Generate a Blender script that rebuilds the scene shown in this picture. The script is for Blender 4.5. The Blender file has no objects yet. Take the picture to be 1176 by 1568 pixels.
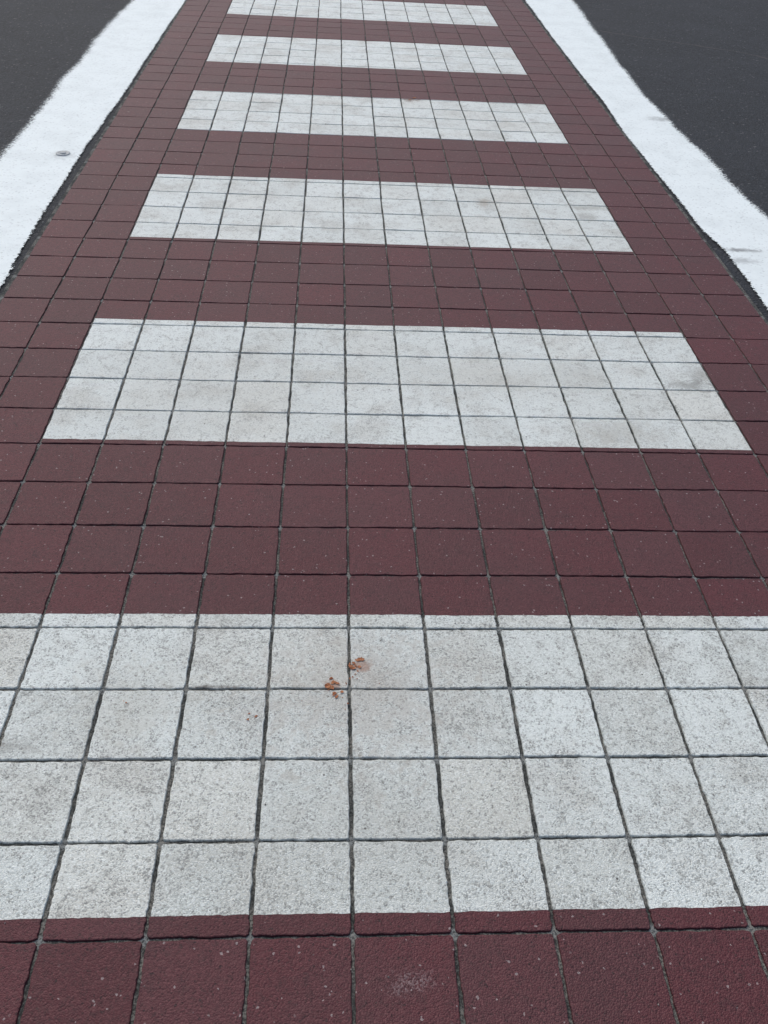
import bpy, math, random
from mathutils import noise, Vector
T=0.152
R=random.Random(4)
scn=bpy.context.scene
# ------------------------------------------------------------ camera
cd=bpy.data.cameras.new("camera"); cam=bpy.data.objects.new("camera",cd)
scn.collection.objects.link(cam); scn.camera=cam
cam.location=(-0.04212,-0.58501,1.32591)
cam.rotation_euler=(0.8645246,-0.0489812,-0.0399634)
cd.sensor_fit='VERTICAL'; cd.sensor_height=36; cd.sensor_width=27
cd.lens=36*1348.88/1568; cd.clip_start=0.05; cd.clip_end=2000
# ------------------------------------------------------------ light
w=bpy.data.worlds.new("World"); scn.world=w; w.use_nodes=True
nt=w.node_tree; bg=nt.nodes["Background"]
sky=nt.nodes.new("ShaderNodeTexSky"); sky.sky_type='NISHITA'; sky.sun_disc=False
EL,AZ=math.radians(52),math.radians(-25)
sky.sun_elevation=EL; sky.sun_rotation=AZ; sky.air_density=1.0; sky.dust_density=3.0; sky.ozone_density=1.0
nt.links.new(sky.outputs[0],bg.inputs[0]); bg.inputs[1].default_value=0.14
sd=bpy.data.lights.new("sun",'SUN'); sd.energy=1.5; sd.angle=math.radians(30); sd.color=(1,0.97,0.90)
so=bpy.data.objects.new("sun",sd); scn.collection.objects.link(so)
d=Vector((math.sin(AZ)*math.cos(EL),math.cos(AZ)*math.cos(EL),math.sin(EL)))
so.rotation_euler=d.to_track_quat('Z','Y').to_euler(); so.location=(0,0,10)
scn.view_settings.view_transform='Standard'; scn.view_settings.look='None'; scn.view_settings.exposure=0

# ------------------------------------------------------------ node helper
class M:
    def __init__(s,name,rough=0.8,spec=0.3):
        s.m=bpy.data.materials.new(name); s.m.use_nodes=True; s.t=s.m.node_tree
        s.b=s.t.nodes["Principled BSDF"]; s.b.inputs["Roughness"].default_value=rough
        s.b.inputs["Specular IOR Level"].default_value=spec
        s.co=s.t.nodes.new("ShaderNodeTexCoord").outputs["Object"]
    def n(s,t): return s.t.nodes.new(t)
    def l(s,a,b): s.t.links.new(a,b)
    def noise(s,scale,detail=3,rough=0.55,vec=None,dist=0):
        n=s.n("ShaderNodeTexNoise"); n.inputs["Scale"].default_value=scale; n.inputs["Detail"].default_value=detail
        n.inputs["Roughness"].default_value=rough; n.inputs["Distortion"].default_value=dist
        s.l(vec or s.co,n.inputs["Vector"]); return n.outputs["Fac"]
    def off(s,o):
        n=s.n("ShaderNodeVectorMath"); n.operation='ADD'; s.l(s.co,n.inputs[0]); n.inputs[1].default_value=o; return n.outputs[0]
    def ramp(s,f,a,b,va=0.0,vb=1.0,smooth=False):
        n=s.n("ShaderNodeMapRange"); n.interpolation_type='SMOOTHSTEP' if smooth else 'LINEAR'
        n.inputs[1].default_value=a;n.inputs[2].default_value=b;n.inputs[3].default_value=va;n.inputs[4].default_value=vb
        s.l(f,n.inputs[0]); return n.outputs[0]
    def math(s,op,a,b=None):
        n=s.n("ShaderNodeMath"); n.operation=op
        for i,x in enumerate((a,b)):
            if x is None: continue
            if isinstance(x,(int,float)): n.inputs[i].default_value=x
            else: s.l(x,n.inputs[i])
        return n.outputs[0]
    def mix(s,f,a,b):
        n=s.n("ShaderNodeMix"); n.data_type='RGBA'
        if isinstance(f,(int,float)): n.inputs[0].default_value=f
        else: s.l(f,n.inputs[0])
        for i,x in ((6,a),(7,b)):
            if isinstance(x,tuple): n.inputs[i].default_value=x+(1,)
            else: s.l(x,n.inputs[i])
        return n.outputs[2]
    def attr(s,name):
        n=s.n("ShaderNodeAttribute"); n.attribute_name=name; return n.outputs["Fac"]
    def vor(s,scale,vec=None,feat='F1'):
        n=s.n("ShaderNodeTexVoronoi"); n.feature=feat; n.inputs["Scale"].default_value=scale; s.l(vec or s.co,n.inputs["Vector"]); return n
    def grain(s,scale,o=(0,0,0)):
        v=s.vor(scale,s.off(o)); q=s.n("ShaderNodeSeparateColor"); s.l(v.outputs["Color"],q.inputs[0]); return q.outputs[0],q.outputs[1],v.outputs["Distance"]
    def bump(s,h,dist,strength=1.0,prev=None):
        n=s.n("ShaderNodeBump"); n.inputs["Distance"].default_value=dist; n.inputs["Strength"].default_value=strength
        s.l(h,n.inputs["Height"])
        if prev: s.l(prev,n.inputs["Normal"])
        return n.outputs[0]
    def blob(s,x,y,rx,ry,nz,amp=0.8):
        """irregular stain mask around a world position"""
        n=s.n("ShaderNodeVectorMath"); n.operation='SUBTRACT'; s.l(s.co,n.inputs[0]); n.inputs[1].default_value=(x,y,0)
        m=s.n("ShaderNodeVectorMath"); m.operation='MULTIPLY'; s.l(n.outputs[0],m.inputs[0]); m.inputs[1].default_value=(1/rx,1/ry,0)
        q=s.n("ShaderNodeVectorMath"); q.operation='LENGTH'; s.l(m.outputs[0],q.inputs[0])
        e=s.math('ADD',q.outputs["Value"],s.ramp(nz,0.3,0.7,-amp,amp))
        return s.ramp(e,0.1,1.3,1,0,True)
    def done(s,col,nrm=None):
        s.l(col,s.b.inputs["Base Color"]) 
        if nrm: s.l(nrm,s.b.inputs["Normal"])
        return s.m

# white thermoplastic
def white_mat():
    s=M("white_stripe_paint",0.6,0.35)
    rnd=s.attr("rnd"); rnd2=s.attr("rnd2"); light_grad=s.attr("light_grad")
    big=s.noise(6,3,0.6); med=s.noise(34,4,0.65,dist=0.7)
    worm=s.noise(70,2,0.5,s.off((6,1,0)),2.4)
    g1,g1b,d1=s.grain(430); g2,g2b,d2=s.grain(220,(3,1,0))
    c=s.mix(rnd,(0.56,0.59,0.55),(0.69,0.735,0.70))
    c=s.mix(s.ramp(rnd2,0.65,1,0,0.5),c,(0.60,0.58,0.50))
    c=s.mix(s.math('MULTIPLY',light_grad,0.7),c,(0.77,0.815,0.79))  # far stripes whitened in colour to imitate the brighter light there
    c=s.mix(s.ramp(big,0.45,0.68,0,0.45,True),c,(0.50,0.49,0.44))
    c=s.mix(s.ramp(med,0.54,0.68,0,0.36,True),c,(0.40,0.40,0.365))
    wm=s.math('MULTIPLY',s.ramp(worm,0.58,0.64,0,1,True),s.ramp(med,0.48,0.56,0,0.5))
    c=s.mix(wm,c,(0.27,0.27,0.245))
    # granular surface: every pebble its own value, some of them bare
    k=s.ramp(light_grad,0,0.5,0.80,0.42)
    bias=s.ramp(big,0.3,0.7,0.12,-0.12)
    gg=s.math('ADD',g1,s.math('ADD',bias,s.ramp(med,0.35,0.65,0.10,-0.14)))
    c=s.mix(s.math('MULTIPLY',s.ramp(gg,0.28,0.0,0,0.72),k),c,(0.16,0.165,0.155))
    c=s.mix(s.math('MULTIPLY',s.ramp(gg,0.6,1.0,0,0.65),k),c,(0.86,0.90,0.87))
    c=s.mix(s.math('MULTIPLY',s.ramp(g2,0.09,0.03,0,0.55),k),c,(0.12,0.12,0.11))
    v=s.vor(34); g=s.ramp(v.outputs["Distance"],0.05,0.085,1,0); pick=s.ramp(med,0.54,0.58)
    c=s.mix(s.math('MULTIPLY',s.math('MULTIPLY',g,pick),0.85),c,(0.06,0.055,0.045))
    nz=med
    for (u,vv,rx,ry,k_,col) in [(6.55,10.15,.075,.035,.55,(0.16,0.155,0.14)),(6.85,10.55,.05,.06,.4,(0.2,0.19,0.17)),
        (-1.75,3.03,.055,.006,.8,(0.08,0.07,0.06)),(3.69,18.97,.035,.05,.5,(0.30,0.24,0.17)),(6.55,18.86,.10,.03,.45,(0.25,0.24,0.2)),
        (2.36,28.0,.06,.035,.7,(0.2,0.13,0.10)),(0.15,2.95,.20,.16,.45,(0.35,0.31,0.26)),(-2.6,2.8,.13,.10,.3,(0.35,0.32,0.25)),
        (4.7,8.6,.12,.08,.40,(0.32,0.30,0.25)),(0.3,0.9,.30,.16,.25,(0.37,0.36,0.31)),(0.12,3.35,.022,.016,.6,(0.30,0.14,0.08)),(-0.2,3.06,.022,.012,.6,(0.34,0.16,0.09)),
        (6.3,18.2,.05,.05,.5,(0.25,0.24,0.21)),(-3.95,2.2,.06,.02,.45,(0.18,0.17,0.15)),(2.9,10.3,.4,.12,.25,(0.4,0.38,0.32)),
        (-2.5,9.5,.35,.2,.2,(0.4,0.38,0.32))]:
        c=s.mix(s.math('MULTIPLY',s.blob(u*T,vv*T,rx,ry,nz),k_),c,col)
    h=s.math('SUBTRACT',s.math('MULTIPLY',g1,0.7),s.math('ADD',d1,s.math('MULTIPLY',med,-1)))
    return s.done(c,s.bump(h,0.0016,0.7))
def red_mat():
    s=M("red_paver_coating",0.6,0.32)
    rnd=s.attr("rnd"); rnd2=s.attr("rnd2")
    big=s.noise(4,4,0.6); med=s.noise(40,4,0.7); g1,g1b,d1=s.grain(400); g2,g2b,d2=s.grain(330,(3,1,0))
    c=s.mix(rnd,(0.082,0.0225,0.0262),(0.104,0.0262,0.0315))
    c=s.mix(s.ramp(rnd2,0.55,1,0,0.6),c,(0.098,0.036,0.040))
    c=s.mix(s.ramp(big,0.42,0.7,0,0.6,True),c,(0.078,0.031,0.034))
    c=s.mix(s.ramp(med,0.5,0.70,0,0.45,True),c,(0.052,0.022,0.024))
    c=s.mix(s.ramp(g1,0.28,0.02,0,0.55),c,(0.032,0.013,0.014))
    c=s.mix(s.ramp(g1,0.7,1.0,0,0.38),c,(0.17,0.062,0.066))
    c=s.mix(s.math('MULTIPLY',s.ramp(g2,0.9955,0.9965),0.6),c,(0.36,0.31,0.30))
    c=s.mix(s.math('MULTIPLY',s.ramp(g2b,0.982,0.986),0.6),c,(0.014,0.010,0.010))
    sp=s.math('MULTIPLY',s.blob(0.5*T,-0.45*T,.035,.02,med),s.ramp(g1,0.4,0.7))
    c=s.mix(s.math('MULTIPLY',sp,.3),c,(0.34,0.30,0.30))
    h=s.math('SUBTRACT',s.math('MULTIPLY',g1,0.7),s.math('ADD',d1,s.math('MULTIPLY',med,-1)))
    return s.done(c,s.bump(h,0.0016,0.65))
def grout_mat():
    s=M("joint_grit",0.95,0.15)
    a=s.noise(240,3,0.7); b2=s.noise(14,3,0.6)
    c=s.mix(s.ramp(a,0.4,0.65,0,1,True),(0.030,0.032,0.031),(0.10,0.106,0.10))
    sep=s.n("ShaderNodeSeparateXYZ"); s.l(s.co,sep.inputs[0])
    def near(o): 
        q=s.math('DIVIDE',o,T); q=s.math('ADD',q,0.5); q=s.math('FRACT',q); q=s.math('SUBTRACT',q,0.5); return s.math('ABSOLUTE',q)
    dd=s.math('MAXIMUM',near(sep.outputs[0]),near(sep.outputs[1]))
    x=s.ramp(dd,0.045,0.08,1,0,True)
    x=s.math('MULTIPLY',x,s.ramp(a,0.40,0.54,0.15,1,True))
    c=s.mix(s.math('MULTIPLY',x,0.85),c,(0.24,0.255,0.25))
    dust=s.math('MULTIPLY',s.ramp(b2,0.43,0.58,0,0.85,True),s.ramp(a,0.45,0.56,0.2,1))
    c=s.mix(dust,c,(0.21,0.205,0.185))
    return s.done(c,s.bump(a,0.003,1.0))
def asphalt_mat():
    s=M("asphalt",0.8,0.3)
    g1,g1b,d1=s.grain(120); g2,g2b,d2=s.grain(230,(1,2,0)); n1=s.noise(2.0,4,0.6); n2=s.noise(12,4,0.7)
    c=s.mix(g1,(0.012,0.014,0.017),(0.030,0.034,0.041))
    c=s.mix(s.ramp(n1,0.4,0.7,0,0.5,True),c,(0.032,0.036,0.043))
    c=s.mix(s.ramp(n2,0.5,0.7,0,0.4,True),c,(0.015,0.016,0.019))
    c=s.mix(s.ramp(g2,0.88,0.98,0,0.55),c,(0.085,0.090,0.10))
    c=s.mix(s.ramp(g1b,0.985,0.99,0,0.5),c,(0.18,0.18,0.18))
    h=s.math('SUBTRACT',g1,s.math('MULTIPLY',d1,1.3))
    sep=s.n("ShaderNodeSeparateXYZ"); s.l(s.co,sep.inputs[0])
    ln=s.math('ADD',s.math('MULTIPLY',sep.outputs[0],0.55),sep.outputs[1]); ln=s.math('ADD',ln,s.ramp(n1,0,1,-.15,.15))
    se=s.math('ABSOLUTE',s.math('SUBTRACT',ln,7.05))
    c=s.mix(s.ramp(se,0.004,0.014,0.4,0),c,(0.10,0.09,0.075))
    return s.done(c,s.bump(h,0.004,0.8))
def line_mat():
    s=M("white_line_paint",0.7,0.3)
    e=s.attr("edge"); i=s.attr("inner")
    n1=s.noise(7,4,0.6); g1,g1b,d1=s.grain(150); med=s.noise(32,4,0.65,dist=0.8)
    c=s.mix(s.ramp(n1,0.4,0.7,0,0.6,True),(0.78,0.84,0.83),(0.68,0.735,0.725))
    c=s.mix(s.ramp(med,0.58,0.76,0,0.35,True),c,(0.54,0.57,0.55))
    c=s.mix(s.ramp(g1,0.12,0.02,0,0.35),c,(0.35,0.37,0.37))
    for (u,v,rx,ry,k) in [(9.75,16.5,.09,.02,.7),(9.45,15.9,.10,.03,.4),(-7.75,21.5,.05,.06,.35),(10.9,27.0,.10,.04,.5)]:
        c=s.mix(s.math('MULTIPLY',s.blob(u*T,v*T,rx,ry,med,0.5),k),c,(0.12,0.12,0.12))
    ee=s.math('ADD',e,s.ramp(g1,0,1,-0.18,0.18)); ee=s.math('ADD',ee,s.ramp(n1,0.3,0.7,-0.08,0.08))
    ae=s.ramp(ee,0.25,0.75,1,0,True)
    clump=s.noise(110,3,0.7,s.off((5,1,0)))
    ii=s.math('ADD',i,s.ramp(clump,0.3,0.7,-0.45,0.45)); ai=s.ramp(ii,0.50,0.65,1,0,True)
    s.l(s.math('MULTIPLY',ae,ai),s.b.inputs["Alpha"])
    return s.done(c,s.bump(s.math('SUBTRACT',g1,d1),0.0015,0.4))
MW,MR,MG,MA,ML=white_mat(),red_mat(),grout_mat(),asphalt_mat(),line_mat()

def mesh_obj(name,V,F,mats,mi=None,attrs=None,parent=None,smooth=False):
    me=bpy.data.meshes.new(name); me.from_pydata(V,[],F)
    for m in mats: me.materials.append(m)
    if mi: me.polygons.foreach_set("material_index",mi)
    for k,(dom,vals) in (attrs or {}).items():
        a=me.attributes.new(k,'FLOAT',dom); a.data.foreach_set("value",vals)
    if smooth: me.polygons.foreach_set("use_smooth",[True]*len(F))
    me.update(); o=bpy.data.objects.new(name,me); scn.collection.objects.link(o)
    if parent: o.parent=parent
    return o

# ------------------------------------------------------------ crosswalk tiles
STR=[(-7.9,-3.8),(0.22,4.24),(8.12,12.20),(16.15,20.22),(24.0,28.05),(31.8,35.9),(39.7,43.85),(47.8,52.0),(56,60),(64,68)]
LIGHT_GRAD=[.2,.0,.40,.5,.6,.75,.8,.8,.8,.8]  # per stripe: light gradient painted into the white, brighter further away
U0,U1=-7,9; VMIN,VMAX=-12,76
bufs={}
def buf(k): return bufs.setdefault(k,dict(V=[],F=[],r=[],r2=[],f=[]))
def jit(x,y,s):
    return noise.noise(Vector((x*s,y*s,3.3)))
ZB=-0.0040
def piece(key,i,j,va,vb,tz):
    """paver (i,j) between joint lines; va/vb cut the paver for a paint edge"""
    B=buf(key)
    n=16 if j<5 else (9 if j<14 else 3)
    red=key=='red'
    h=0.0190 if red else 0.0220   # half joint width in tiles
    gx=h*(1.15+0.40*jit(i*3.1,j*2.7,1)); gy=h*(0.88+0.40*jit(i*2.1,j*3.7,1))
    x0,x1=i+gx,i+1-gx
    cutlo=va>j; cuthi=vb<j+1
    y0=va if cutlo else j+gy; y1=vb if cuthi else j+1-gy
    if y1-y0<0.01: return
    rc=0.020 if red else 0.014
    P=[]
    def edge(ax,ay,bx,by,nx,ny,cut):
        for k in range(n+1):
            t=k/n; P.append([ax+(bx-ax)*t,ay+(by-ay)*t,nx,ny,cut])
    rl=0 if cutlo else rc; rh=0 if cuthi else rc
    if y1-y0<2.2*rc: rl=rh=0
    edge(x0+rl,y0,x1-rl,y0,0,-1,cutlo)
    edge(x1,y0+rl,x1,y1-rh,1,0,False)
    edge(x1-rh,y1,x0+rh,y1,0,1,cuthi)
    edge(x0,y1-rh,x0,y0+rl,-1,0,False)
    Q=[]
    for q in P:
        if not Q or abs(q[0]-Q[-1][0])+abs(q[1]-Q[-1][1])>1e-5: Q.append(q)
    if abs(Q[0][0]-Q[-1][0])+abs(Q[0][1]-Q[-1][1])<1e-5: Q.pop()
    base=len(B['V']); m=len(Q)
    cx,cy=i+.5,j+.5
    top=[];bt=[];ins=[]
    for (x,y,nx,ny,cut) in Q:
        if cut:
            d=0.008*jit(x,j,3)+0.012*jit(x,j,45)
            X,Y=x,y+d; o=0
        else:
            d=0.006*jit(x+7*i,y+5*j,5)+0.014*jit(x+3,y+9,28)
            X,Y=x+nx*d,y+ny*d; o=1
        X+=0.010*noise.noise(Vector((X*.6,Y*.5,1.0))); Y+=0.012*noise.noise(Vector((X*.5,Y*.6,8.0)))
        z=tz[0]+tz[1]*(x-cx)+tz[2]*(y-cy)
        top.append((X*T,Y*T,z-0.0006*o)) 
        bt.append(((X+nx*.007*o)*T,(Y+ny*.007*o)*T,ZB-0.001))
        k=0.008*o
        ins.append((X*T-nx*k*T,Y*T-ny*k*T,z))
    B['V']+=ins+top+bt
    r,r2=R_t[(i,j)]
    B['F'].append(tuple(base+k for k in range(m))); cnt=1
    for k in range(m):
        k2=(k+1)%m
        B['F'].append((base+k2,base+k,base+m+k,base+m+k2)); B['F'].append((base+m+k2,base+m+k,base+2*m+k,base+2*m+k2)); cnt+=2
    B['r']+=[r]*cnt; B['r2']+=[r2]*cnt; B['f']+=[0 if red else LIGHT_GRAD[key]]*cnt
R_t={}
for j in range(VMIN,VMAX):
    for i in range(U0,U1):
        R_t[(i,j)]=(R.random(),R.random())
        tz=(R.uniform(-.0003,.0003),R.uniform(-.0009,.0009),R.uniform(-.0009,.0009))
        segs=[]; cur=j
        if -5<=i<7:
            for si,(a,b) in enumerate(STR):
                lo,hi=max(a,j),min(b,j+1)
                if hi-lo>0.001:
                    if lo>cur: segs.append(('red',cur,lo))
                    segs.append((si,lo,hi)); cur=hi
        if cur<j+1: segs.append(('red',cur,j+1))
        for k,a,b in segs: piece(k,i,j,a,b,tz)
red=bufs['red']
nv=len(red['V'])
red['V']+=[(U0*T-.012,VMIN*T,ZB),(U1*T+.012,VMIN*T,ZB),(U1*T+.012,VMAX*T,ZB),(U0*T-.012,VMAX*T,ZB)]
nF=len(red['F']); red['F'].append((nv,nv+1,nv+2,nv+3)); red['r'].append(0);red['r2'].append(0)
mesh_obj("red_paver_crosswalk",red['V'],red['F'],[MR,MG],[0]*nF+[1],{"rnd":('FACE',red['r']),"rnd2":('FACE',red['r2'])})
for si in range(len(STR)):
    if si in bufs:
        b=bufs[si]; mesh_obj("white_crosswalk_stripe",b['V'],b['F'],[MW],None,{"rnd":('FACE',b['r']),"rnd2":('FACE',b['r2']),"light_grad":('FACE',b['f'])})
# ------------------------------------------------------------ asphalt
S=400
mesh_obj("asphalt_road",[(-S,-S,-.0105),(S,-S,-.0105),(S,S,-.0105),(-S,S,-.0105)],[(0,1,2,3)],[MA])
# ------------------------------------------------------------ edge lines
def interp(pts,v):
    if v<=pts[0][1]: return pts[0][0]
    for (a,va),(b,vb) in zip(pts,pts[1:]):
        if v<=vb:
            t=(v-va)/(vb-va); t=t*t*(3-2*t); return a+(b-a)*t
    return pts[-1][0]
Lin=[(-7.15,-12),(-7.18,13.7),(-7.24,15.3),(-7.28,17.2),(-7.28,19.8),(-7.30,22.3),(-7.24,24.8),(-7.17,27.6),(-7.17,30.85),(-7.14,35.2),(-7.08,42),(-7.1,76)]
Lout=[(-9.4,-12),(-9.37,21.2),(-9.34,23),(-9.37,26.5),(-9.48,28.8),(-9.4,30.9),(-9.5,34.8),(-9.46,38.6),(-9.35,41.6),(-9.4,76)]
Rin=[(9.3,-12),(9.30,13.6),(9.36,15.2),(9.36,16.4),(9.20,17.8),(9.18,20.5),(9.14,22.2),(9.10,25.2),(9.20,29),(9.14,33),(9.15,39.5),(9.2,45.8),(9.2,76)]
Rout=[(11.25,-12),(11.29,18.6),(11.15,20.6),(11.17,23),(11.02,26.4),(10.95,29.8),(11.06,33.3),(11.35,38.7),(11.7,46.3),(11.7,76)]
def line(inn,out):
    V=[];F=[];E=[];I=[]
    rowsn=440; sgn=1 if out[0][0]>inn[0][0] else -1
    fr=[-0.02,0.0,0.02,0.05,0.12,0.3,0.6,0.8,0.9,0.95,1.0,1.05,1.1]
    for r in range(rowsn+1):
        v=VMIN+(VMAX-VMIN)*r/rowsn
        a=interp(inn,v)+0.020*jit(v,2,1.3); b=interp(out,v)+0.03*jit(v,5,.8)
        for f in fr:
            V.append(((a+(b-a)*f)*T,v*T,-0.0045 + (0.0006*jit(v,f*3,2))))
            E.append(max(0,(f-0.90)/0.20)); I.append(max(0.0,(0.04-f)/0.06))
    m=len(fr)
    for r in range(rowsn):
        for k in range(m-1):
            q=(r*m+k,r*m+k+1,(r+1)*m+k+1,(r+1)*m+k); F.append(q if sgn>0 else q[::-1])
    return mesh_obj("white_edge_line",V,F,[ML],None,{"edge":('POINT',E),"inner":('POINT',I)},smooth=True)
line(Lin,Lout); line(Rin,Rout)
# ------------------------------------------------------------ leaf debris
s=M("dry_leaf",0.8,0.2); n1=s.noise(160,3,0.6)
ML2=s.done(s.mix(s.ramp(n1,0.35,0.65),(0.20,0.065,0.030),(0.44,0.20,0.10)),s.bump(n1,0.003,0.8))
V=[];F=[]
RL=random.Random(9)
def shard(x,y,r,z0=0.0010):
    k=RL.randint(6,9); b=len(V); a0=RL.uniform(0,6.28); cl=RL.uniform(.1,.4)*r; ca=RL.uniform(0,3.14); el=RL.uniform(.45,.9)
    V.append((x,y,z0+cl*.2))
    for q in range(k):
        a=a0+q*6.283/k; rr=r*RL.uniform(.55,1.15); dx=math.cos(a)*rr; dy=math.sin(a)*rr*el
        X=dx*math.cos(a0)-dy*math.sin(a0); Y=dx*math.sin(a0)+dy*math.cos(a0)
        V.append((x+X,y+Y,z0+cl*abs(math.cos(a-ca))*rr/r))
    for q in range(k): F.append((b,b+1+q,b+1+(q+1)%k))
for (u,v,r,c,sp) in [(0.05,3.34,.0065,7,.007),(0.16,3.45,.005,4,.007),(-0.24,3.08,.008,6,.007),(-0.14,2.93,.005,5,.008),(0.05,3.18,.0025,6,.012),
                     (-1.17,2.59,.0035,4,.006),(-2.62,2.8,.002,3,.010),(0.0,2.85,.002,6,.03),(2.35,28.05,.012,3,.02)]:
    for q in range(c): shard(u*T+RL.gauss(0,sp),v*T+RL.gauss(0,sp),r*RL.uniform(.6,1.2))
mesh_obj("dried_leaf_fragments",V,F,[ML2])
# ------------------------------------------------------------ loose grit
s=M("grit",0.9,0.2); n1=s.noise(60,2,0.5)
MGr=s.done(s.mix(s.ramp(n1,0.45,0.55),(0.05,0.045,0.04),(0.34,0.31,0.28)))
V=[];F=[]; RG=random.Random(3)
for _ in range(700):
    x=RG.uniform(-7,9)*T; y=RG.uniform(-2,30)*T; r=RG.uniform(.0006,.0018)
    b=len(V)
    for dx,dy,dz in ((1,0,0),(0,1,0),(-1,0,0),(0,-1,0),(0,0,1),(0,0,-.5)):
        f=RG.uniform(.6,1.2)*r; V.append((x+dx*f,y+dy*f,dz*f+.0008))
    for a,c in ((0,1),(1,2),(2,3),(3,0)): F.append((b+a,b+c,b+4)); F.append((b+c,b+a,b+5))
mesh_obj("loose_grit",V,F,[MGr])
# ------------------------------------------------------------ survey nail with washer on the left line
s=M("nail_metal",0.6,0.4); n1=s.noise(200,2,0.5); MN=s.done(s.mix(n1,(0.16,0.17,0.17),(0.6,0.63,0.63)))
V=[];F=[];rings=[(.030,-.0046),(.029,-.0015),(.022,-.0005),(.019,-.003),(.0125,-.003),(.0115,.0012),(.005,.002)]
K=24; cx,cy=-7.78*T,21.6*T
for (r,z) in rings:
    for k in range(K):
        a=k*2*math.pi/K; V.append((cx+math.cos(a)*r,cy+math.sin(a)*r,z))
for q in range(len(rings)-1):
    for k in range(K): F.append((q*K+k,q*K+(k+1)%K,(q+1)*K+(k+1)%K,(q+1)*K+k))
F.append(tuple(range((len(rings)-1)*K,len(rings)*K)))
mesh_obj("survey_nail",V,F,[MN],smooth=True)
